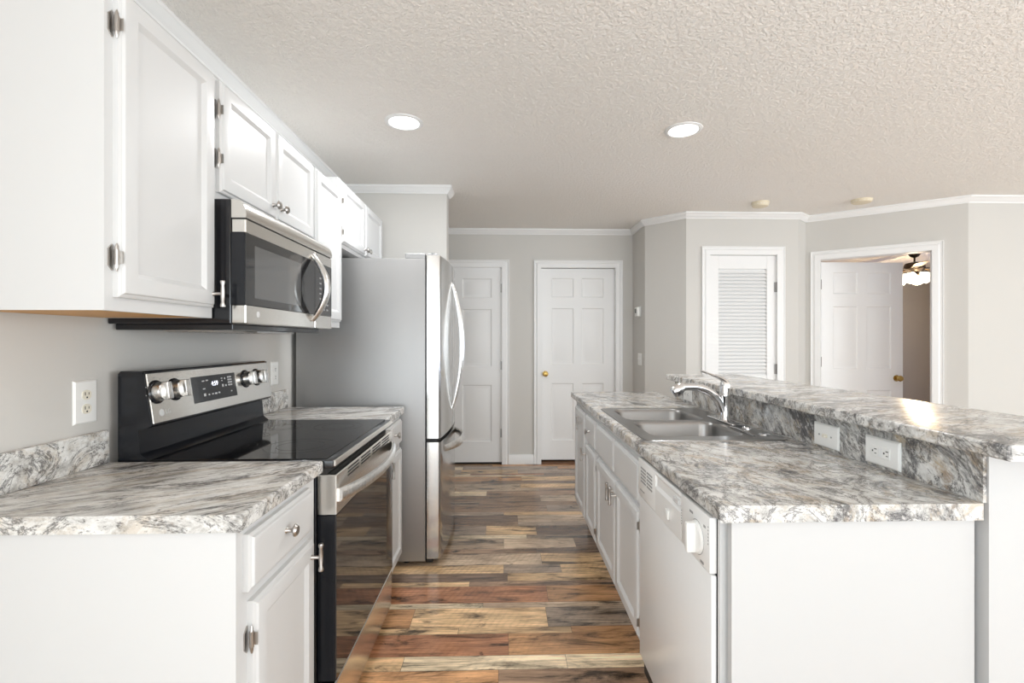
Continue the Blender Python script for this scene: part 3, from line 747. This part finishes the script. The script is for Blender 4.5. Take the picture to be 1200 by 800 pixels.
for t in range(n + 1):
    a = t / n; y = f0 + .12 + (f1 - f0 - .24) * a
    pts.append((-.352 + .020 * (1 - (2 * a - 1) ** 2) + .060 * math.sin(math.pi * a) ** .8, y, .640 + .0 * a))
MB().tube(pts, [.011 + .006 * math.sin(math.pi * t / n) for t in range(n + 1)], 12, flat=(.7, 1.75)).build('handle', M['handle'], dr)
MB().box(-.37, -.3565, f0 + .10, f0 + .102, .90, .92).build('badge', M['bronze'], r)

# ------------------------------------------------------------------ island
XI = .505; t22 = .022   # face frame plane; fronts reach .483
def isl_cab(label, y0, y1):
    r = thing('base_cabinet', label, 'cabinet', (.78, (y0 + y1) / 2, 0), 'white island base cabinets')
    return r
def isl_body(r, y0, y1, open_top=False):
    mb = MB()
    if open_top:   # sink base: open box under the bowls
        mb.box(XI, XI + .02, y0, y1, .165, .875).box(XI + .02, 1.075, y0, y0 + .015, .165, .875).box(XI + .02, 1.075, y1 - .015, y1, .165, .875).box(XI + .02, 1.075, y0 + .015, y1 - .015, .165, .18)
    else: mb.box(XI, 1.075, y0, y1, .165, .875)
    mb.box(XI + .075, 1.075, y0, y1, .0005, .165); mb.build('cabinet_body', M['cab'], r, 0)
r = isl_cab('white island sink cabinet with two doors beside the dishwasher', 1.732, 2.560); isl_body(r, 1.732, 2.560, True)
for a, b in ((1.745, 2.128), (2.142, 2.548)): cab_door(r, XI, a, b, .690, .838, -1, 'false_drawer_front', flat=True)
o = cab_door(r, XI, 1.745, 2.110, .200, .665, -1); t_pull(o, XI - t22, 2.085, .610, -1)
cab_hinge(o, XI, 1.745, .61, -1, -1); cab_hinge(o, XI, 1.745, .26, -1, -1)
o = cab_door(r, XI, 2.116, 2.535, .200, .665, -1); t_pull(o, XI - t22, 2.145, .610, -1)
cab_hinge(o, XI, 2.535, .61, -1, 1); cab_hinge(o, XI, 2.535, .26, -1, 1)
r = isl_cab('white island cabinet with one drawer, next past the sink', 2.562, 2.905); isl_body(r, 2.562, 2.905)
o = cab_door(r, XI, 2.585, 2.885, .690, .838, -1, 'drawer', flat=True); round_knob(o, XI - t22, 2.735, .765, -1)
o = cab_door(r, XI, 2.585, 2.885, .200, .665, -1); t_pull(o, XI - t22, 2.855, .610, -1); cab_hinge(o, XI, 2.585, .26, -1, -1)
r = isl_cab('white island end cabinet with a full height door, farthest away', 2.907, 3.360); isl_body(r, 2.907, 3.360)
o = cab_door(r, XI, 2.925, 3.300, .200, .838, -1); t_pull(o, XI - t22, 3.02, .765, -1)
r = thing('end_panel', 'plain white panel closing the near end of the island', 'panel', (.79, 1.085, 0))
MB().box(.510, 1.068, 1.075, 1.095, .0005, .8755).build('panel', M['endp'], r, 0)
MB().box(.498, 1.076, 1.108, 1.119, .0005, .8755).build('filler', M['cab'], r, 0)
MB().box(1.0685, 1.0765, 1.088, 1.0955, .0005, .8755).build('filler', M['cab'], r, 0)

# dishwasher
r = thing('dishwasher', 'white built-in dishwasher with dial under the island counter', 'dishwasher', (.78, 1.42, 0))
w0, w1 = 1.122, 1.722
MB().box(.500, 1.06, w0 + .004, w1 - .004, .10, .868).box(.56, 1.06, w0 + .004, w1 - .004, .0005, .10).build('tub', M['darkslot'], r)
MB().box(.484, .498, w0, w1, .165, .7305, .004, 2).build('door', M['dw'], r)
MB().box(.545, .555, w0, w1, .004, .150).build('kick_panel', M['dw'], r)
mb = MB(); mb.prism([(.498, .734), (.481, .734), (.480, .742), (.480, .812), (.486, .822), (.486, .846), (.479, .858), (.482, .866), (.498, .866)], 1, 1.305, 1.530)
mb.box(.480, .498, w0, 1.305, .734, .866, .003, 2).box(.480, .498, 1.530, w1, .734, .866, .004, 2)
cp = mb.build('control_panel', M['dwpanel'], r, 30)
mb = MB()
for k in range(2):
    for j in range(5): mb.box(.4790, .4803, 1.560 + k * .070, 1.618 + k * .070, .788 + j * .0115, .793 + j * .0115)
mb.build('vent_slots', M['greymark'], cp)
MB().box(.4785, .487, 1.325, 1.365, .826, .840, .001, 1).build('latch', M['print'], cp)
MB().lathe([(.040, 0), (.040, .003), (.036, .006), (0, .006)], (.480, 1.195, .793), (-1, 0, 0), 32).box(.451, .475, 1.186, 1.204, .756, .830, .004, 2).build('dial', M['plastic'], cp)
mb = MB()
n = 32; vs = [(.4797, 1.195 + (.0405 + e) * math.cos(2 * math.pi * k / n), .793 + (.0405 + e) * math.sin(2 * math.pi * k / n)) for e in (0, .0016) for k in range(n)]
mb.add(vs, [(k, (k + 1) % n, n + (k + 1) % n, n + k) for k in range(n)])
for yy, zz, ww in ((1.232, .842, .022), (1.150, .835, .012), (1.165, .735 + .008, .020), (1.245, .755, .010)): mb.box(.4795, .4801, yy - ww / 2, yy + ww / 2, zz - .003, zz + .003)
for k in range(6): mb.box(.4795, .4801, 1.298, 1.302, .785 + k * .007, .788 + k * .007); mb.box(.4795, .4801, 1.128, 1.131, .80 + k * .008, .803 + k * .008)
mb.build('dial_print', M['greymark'], cp, 0)
MB().box(.472, .480, 1.392, 1.418, .760, .788, .003, 2).build('button', M['plastic'], cp)
mb = MB()
for k in range(9): mb.box(.4796, .4802, 1.648 + k * .0062, 1.652 + k * .0062, .755, .7595 + (.002 if k in (0, 4, 6) else 0))
mb.build('nameplate', M['greymark'], cp, 0)

# island countertop with cut-out for the sink
r = thing('countertop', 'long marbled laminate countertop of the island around the sink', 'countertop', (.78, 2.25, .876))
mb = MB(); Z0, Z1 = .8762, .914; sx0, sx1, sy0, sy1 = .545, .985, 1.80, 2.56
nosed(mb, .477, sx0, 1.062, 3.442, Z0, Z1, False)
mb.box(sx0, 1.0765, 1.062, sy0, Z0, Z1).box(sx0, 1.0765, sy1, 3.442, Z0, Z1).box(sx1, 1.0765, sy0, sy1, Z0, Z1)
mb.build('slab', M['granI'], r, 30)
r = thing('backsplash_panel', 'dark marbled backsplash panel rising behind sink to bar', 'backsplash', (1.08, 2.05, .915))
MB().box(1.0772, 1.0855, 1.064, 3.03, .9145, 1.0335).build('panel', M['granP'], r, 0)
r = thing('pony_wall', 'white half wall carrying the raised bar', 'half wall', (1.15, 2.05, 0), None, 'structure')
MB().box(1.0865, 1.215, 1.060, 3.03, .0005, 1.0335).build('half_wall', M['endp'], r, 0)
r = thing('bar_top', 'raised marbled bar counter along the island back', 'bar counter', (1.24, 2.0, 1.034))
mb = MB(); nosed(mb, 1.020, 1.462, .958, 3.03, 1.0342, 1.067, False); mb.build('slab', M['granB'], r, 30)

# ------------------------------------------------------------------ sink
r = thing('kitchen_sink', 'double bowl stainless steel sink set in island counter', 'sink', (.78, 2.17, .914))
def rrect(x0, x1, y0, y1, rad, n=6):
    out = []
    for cx, cy, a0 in ((x1 - rad, y1 - rad, 0), (x0 + rad, y1 - rad, 90), (x0 + rad, y0 + rad, 180), (x1 - rad, y0 + rad, 270)):
        for i in range(n + 1): a = R(a0 + 90 * i / n); out.append((cx + rad * math.cos(a), cy + rad * math.sin(a)))
    return out
outer = rrect(.516, 1.040, 1.742, 2.585, .035)
bowls = [(.562, .925, 1.815, 2.150), (.562, .925, 2.190, 2.535)]
bm = bmesh.new(); ZR = .9185
loops = [outer] + [rrect(a, b, c, e, .055) for a, b, c, e in bowls]
eds = []
for lp in loops:
    vv = [bm.verts.new((x, y, ZR)) for x, y in lp]
    eds += [bm.edges.new((vv[i], vv[(i + 1) % len(vv)])) for i in range(len(vv))]
bmesh.ops.triangle_fill(bm, edges=eds, use_beauty=True)
bm.verts.index_update(); mb = MB(); mb.add([v.co.copy() for v in bm.verts], [[v.index for v in f.verts] for f in bm.faces]); bm.free()
def loft(mb, ringlist, cap=False):
    n = len(ringlist[0]); vs = [p for rg in ringlist for p in rg]
    fs = [(i * n + j, i * n + (j + 1) % n, (i + 1) * n + (j + 1) % n, (i + 1) * n + j) for i in range(len(ringlist) - 1) for j in range(n)]
    if cap: fs.append(tuple(range((len(ringlist) - 1) * n, len(ringlist) * n)))
    mb.add(vs, fs)
def ins(x0, x1, y0, y1, d, rad, z): return [(x, y, z) for x, y in rrect(x0 + d, x1 - d, y0 + d, y1 - d, rad)]
o4 = (.516, 1.040, 1.742, 2.585)
loft(mb, [ins(*o4, 0, .035, ZR), ins(*o4, -.003, .037, ZR - .0015), ins(*o4, -.004, .038, .9143)])
mb.build('rim', M['sink'], r, 40)
for bw in bowls:
    mb = MB(); loft(mb, [ins(*bw, 0, .055, ZR), ins(*bw, .004, .053, ZR - .004), ins(*bw, .008, .052, ZR - .015), ins(*bw, .016, .05, .775), ins(*bw, .024, .045, .755), ins(*bw, .045, .04, .745), ins(*bw, .12, .03, .742)], True)
    o = mb.build('bowl', M['sink'], r, 40)
    MB().lathe([(.045, 0), (.045, .003), (.036, .004), (.032, .001), (0, .001)], ((bw[0] + bw[1]) / 2, (bw[2] + bw[3]) / 2, .7425), (0, 0, 1), 24).build('drain', M['chrome'], o)
# raised edge of the faucet ledge and the spare hole cap
MB().tube([(.945, 2.00, ZR + .001), (.945, 1.95, ZR + .003), (.943, 1.86, ZR + .003), (.940, 1.80, ZR + .001)], .0045, 8).build('ledge_ridge', M['sink'], r)
MB().lathe([(.020, 0), (.020, .004), (.016, .010), (.006, .013), (0, .013)], (.995, 1.96, ZR), (0, 0, 1), 20).build('hole_cap', M['chrome'], r)
MB().lathe([(.022, 0), (.021, .003), (.010, .004), (0, .004)], (1.0, 1.84, ZR), (0, 0, 1), 20).build('hole_cap', M['chrome'], r)
# faucet
r = thing('faucet', 'chrome single lever kitchen faucet with arched spout', 'faucet', (.988, 2.145, ZR))
fx, fy = .988, 2.145
MB().box(fx - .028, fx + .026, fy - .125, fy + .125, ZR + .0003, ZR + .009, .004, 3).build('base_plate', M['chrome'], r)
MB().lathe([(.027, .009), (.025, .016), (.0215, .028), (.021, .105), (.024, .112), (.024, .120), (.022, .124), (.023, .150), (.021, .172), (.012, .186), (0, .188)], (fx, fy, ZR), (0, 0, 1), 24).build('body', M['chrome'], r)
def bez(p, n):
    out = []
    for i in range(n + 1):
        t = i / n; a = [Vector(q) for q in p]
        while len(a) > 1: a = [a[k] * (1 - t) + a[k + 1] * t for k in range(len(a) - 1)]
        out.append(a[0])
    return out
sp = bez([(fx - .012, fy, .965), (fx - .035, fy, 1.045), (fx - .10, fy - .004, 1.088), (fx - .205, fy - .01, 1.070)], 16)
sb = MB().tube(sp, [.0195 - .0035 * i / 16 for i in range(17)], 16).build('spout', M['chrome'], r)
MB().lathe([(.012, -.016), (.022, -.002), (.0275, .016), (.027, .034), (.021, .046), (0, .047)], (fx - .200, fy - .010, 1.074), (-.8, -.05, -.55), 20).build('spray_head', M['chrome'], sb)
lv = bez([(fx + .004, fy, 1.092), (fx - .02, fy, 1.118), (fx - .06, fy, 1.124), (fx - .112, fy, 1.146)], 12)
MB().tube(lv, [.020, .0185, .0165, .0145, .0125, .011, .0098, .009, .0085, .0082, .0082, .0085, .006], 12, flat=(1.0, .62)).build('lever', M['chrome'], r)

# ------------------------------------------------------------------ electrical plates
def plate_T(org, out, right):
    o = Vector(org); n = Vector(out); u = Vector(right); w = Vector((0, 0, 1))
    return lambda a, b, c: tuple(o + u * a + w * b + n * c)
def plate(name, label, cat, T, W, Hh, kind, group=None):
    r = thing(name, label, cat, T(0, 0, 0), group)
    mb = MB(); mb.rings(-W / 2, W / 2, -Hh / 2, Hh / 2, [(0, .0004), (.0008, .003), (.005, .0062), (.010, .0066)], T)
    mb.add([T(-W / 2, -Hh / 2, .0004), T(W / 2, -Hh / 2, .0004), T(W / 2, Hh / 2, .0004), T(-W / 2, Hh / 2, .0004)], [(0, 1, 2, 3)])
    mb.build('cover_plate', M['plastic'], r, 30)
    return r
def receptacle(r, T, cu, cv, rot, mat, gfci=False):
    """one outlet face; rot swaps the axes for a plate mounted sideways"""
    q = (lambda a, b, c: T(cu + b, cv - a, c)) if rot else (lambda a, b, c: T(cu + a, cv + b, c))
    poly = []
    for i in range(24):
        a = 2 * math.pi * i / 24; poly.append((max(-.0155, min(.0155, .0175 * math.cos(a))), .0145 * math.sin(a)))
    mb = MB()
    if not gfci: mb.add([q(x, y, .0067) for x, y in poly] + [q(x * .96, y * .96, .0085) for x, y in poly], [tuple(range(24, 48))] + [(i, (i + 1) % 24, 24 + (i + 1) % 24, 24 + i) for i in range(24)])
    h = .0086 if not gfci else .0090
    s = mb.build('receptacle', mat, r, 30) if not gfci else r
    mb = MB(); mb.box(-.0075, -.0050, -.001, .008, h, h + .0003, T=q).box(.0050, .0072, 0, .007, h, h + .0003, T=q).box(-.0025, .0025, -.0095, -.005, h, h + .0003, T=q)
    mb.build('slots', M['darkslot'], s, 0)
T = plate_T((WX, 1.425, 1.104), (1, 0, 0), (0, 1, 0))
r = plate('wall_outlet', 'white outlet plate with ivory sockets left of the range', 'outlet', T, .078, .124, 'duplex', 'wall outlets')
receptacle(r, T, 0, .020, False, M['ivory']); receptacle(r, T, 0, -.020, False, M['ivory'])
T = plate_T((WX, 2.575, 1.108), (1, 0, 0), (0, 1, 0))
r = plate('wall_outlet', 'white outlet plate behind the right end of range', 'outlet', T, .078, .124, 'duplex', 'wall outlets')
receptacle(r, T, 0, .020, False, M['plastic']); receptacle(r, T, 0, -.020, False, M['plastic'])
XP = 1.0771
T = plate_T((XP, 1.592, .962), (-1, 0, 0), (0, -1, 0))
r = plate('light_switch', 'horizontal white toggle switch plate on the bar backsplash', 'switch', T, .124, .078, 'switch')
MB().box(-.012, .012, -.0052, .0052, .0066, .0085, T=T).box(-.001, .009, -.004, .004, .0085, .018, .001, 1, T=T).build('toggle', M['ivory'], r)
MB().lathe([(.003, 0), (.003, .001), (0, .0015)], T(-.030, 0, .0066), (-1, 0, 0), 10).lathe([(.003, 0), (.003, .001), (0, .0015)], T(.030, 0, .0066), (-1, 0, 0), 10).build('screw', M['greymark'], r)
T = plate_T((XP, 1.352, .962), (-1, 0, 0), (0, -1, 0))
r = plate('wall_outlet', 'wide white safety outlet on bar backsplash, nearest to camera', 'outlet', T, .128, .080, 'gfci', 'wall outlets')
MB().box(-.034, .034, -.0165, .0165, .0064, .0088, .001, 1, T=T).build('receptacle', M['plastic'], r)
for cu in (-.021, .021): receptacle(r, T, cu, 0, True, M['plastic'], True)
MB().box(-.007, -.001, -.012, .012, .0088, .0102, .0005, 1, T=T).box(.001, .007, -.012, .012, .0088, .0098, .0005, 1, T=T).build('test_button', M['trim'], r)
T = plate_T((XP, 2.815, .965), (-1, 0, 0), (0, -1, 0))
r = plate('wall_outlet', 'white outlet plate on bar backsplash behind the faucet', 'outlet', T, .124, .078, 'duplex', 'wall outlets')
receptacle(r, T, -.020, 0, True, M['plastic']); receptacle(r, T, .020, 0, True, M['plastic'])
XH = 1.3468
T = plate_T((XH + .001, 4.775, 1.093), (-1, 0, 0), (0, -1, 0))
r = plate('light_switch', 'white switch plate on the shaded wall below the thermostat', 'switch', T, .120, .118, 'switch')
for cu in (-.024, .024): MB().box(cu - .005, cu + .005, -.012, .012, .0064, .0082, T=T).box(cu - .004, cu + .004, 0, .009, .0082, .017, .001, 1, T=T).build('toggle', M['plastic'], r)
T = plate_T((XH, 4.79, 1.562), (-1, 0, 0), (0, -1, 0))
r = thing('thermostat', 'small white thermostat on the shaded wall by far corner', 'thermostat', T(0, 0, 0))
MB().box(-.062, .062, -.052, .052, .0004, .006, .002, 1, T=T).box(-.052, .052, -.046, .046, .006, .036, .006, 2, T=T).build('housing', M['plastic'], r)
MB().box(-.040, .012, -.012, .032, .036, .0368, T=T).build('screen', M['screen'], r)
MB().box(.020, .040, .005, .020, .036, .038, .001, 1, T=T).box(.020, .040, -.018, -.003, .036, .038, .001, 1, T=T).build('button', M['print'], r)

# ------------------------------------------------------------------ ceiling fixtures
def downlight(label, x, y):
    r = thing('ceiling_light', label, 'ceiling light', (x, y, CEIL), 'recessed ceiling lights')
    MB().lathe([(.075, -.0005), (.100, -.0005), (.099, -.004), (.086, -.009), (.079, -.007), (.076, -.002)], (x, y, CEIL), (0, 0, 1), 40).build('trim_ring', M['trim'], r)
    MB().lathe([(.078, -.0015), (.078, -.004), (.05, -.0055), (0, -.006)], (x, y, CEIL), (0, 0, 1), 40).build('lens', M['lens'], r)
    l = bpy.data.lights.new('downlight_beam', 'AREA'); l.shape = 'DISK'; l.size = .15; l.energy = 9.5; l.color = (.97, .985, 1)
    o = bpy.data.objects.new('downlight_beam', l); COL.objects.link(o); o.location = (0, 0, -.010); o.parent = r
downlight('round lit recessed ceiling light on the refrigerator side', -.525, 2.580)
downlight('round lit recessed ceiling light above the island side', .982, 2.632)
def detector(label, x, y, rr, h):
    r = thing('smoke_detector', label, 'smoke detector', (x, y, CEIL), 'smoke detectors')
    MB().lathe([(rr, -.0004), (rr, -.008), (rr * .96, -h * .55), (rr * .86, -h * .85), (rr * .55, -h), (0, -h)], (x, y, CEIL), (0, 0, 1), 32).build('housing', M['beige'], r)
    mb = MB()
    for i in range(16):
        a = 2 * math.pi * i / 16; c, s_ = math.cos(a), math.sin(a)
        mb.box(-.006, .006, -.0015, .0008, -.004, .004, T=lambda u, n, z: (x + c * (rr * .955 + n) - s_ * u, y + s_ * (rr * .955 + n) + c * u, CEIL - h * .5 + z))
    mb.build('vent_slots', M['ivory'], r, 0)
detector('cream smoke detector on the ceiling above the louvered door', 2.139, 3.999, .068, .042)
detector('flat cream smoke detector on the ceiling above the bedroom door', 2.931, 3.903, .075, .030)

# ceiling fan in the bedroom
bx, by = 5.40, 6.25
r = thing('ceiling_fan', 'lit bedroom ceiling fan seen through the open door', 'ceiling fan', (bx, by, CEIL))
MB().lathe([(.065, -.0005), (.065, -.02), (.045, -.05), (.015, -.065), (.013, -.066)], (bx, by, CEIL), (0, 0, 1), 24).build('canopy', M['bronze'], r)
MB().tube([(bx, by, CEIL - .06), (bx, by, CEIL - .13)], .011, 10).build('downrod', M['bronze'], r)
mo = MB().lathe([(.03, -.12), (.10, -.14), (.115, -.17), (.115, -.21), (.09, -.24), (.05, -.26), (.05, -.275), (.07, -.285), (.06, -.30), (0, -.305)], (bx, by, CEIL), (0, 0, 1), 28).build('motor', M['bronze'], r)
for k in range(5):
    a = R(72 * k + 20); c, s_ = math.cos(a), math.sin(a)
    TT = lambda u, v, w: (bx + c * u - s_ * v, by + s_ * u + c * v, CEIL - .205 + w + v * .18)
    mb = MB(); mb.prism([(.17, -.05), (.20, -.06), (.58, -.068), (.64, -.045), (.65, 0), (.64, .045), (.58, .068), (.20, .06), (.17, .05)], 2, -.003, .003, T=TT)
    b_ = mb.build('blade', M['blade'], r, 30)
    MB().prism([(.09, -.02), (.20, -.035), (.24, 0), (.20, .035), (.09, .02)], 2, -.008, -.003, T=TT).build('blade_bracket', M['bronze'], b_, 30)
for k in range(4):
    a = R(90 * k + 35); dv = Vector((math.cos(a), math.sin(a), -.85)).normalized(); o = Vector((bx, by, CEIL - .27)) + Vector((math.cos(a), math.sin(a), 0)) * .06
    MB().lathe([(.018, 0), (.024, .02), (.048, .05), (.064, .09), (.074, .135), (.070, .136), (.03, .10), (0, .09)], o, dv, 20).build('lamp_shade', M['shade'], r)
pl = bpy.data.lights.new('fan_bulbs', 'POINT'); pl.energy = 42; pl.color = (1, .74, .46); pl.shadow_soft_size = .09
po = bpy.data.objects.new('fan_bulbs', pl); COL.objects.link(po); po.location = (0, 0, -.47); po.parent = r
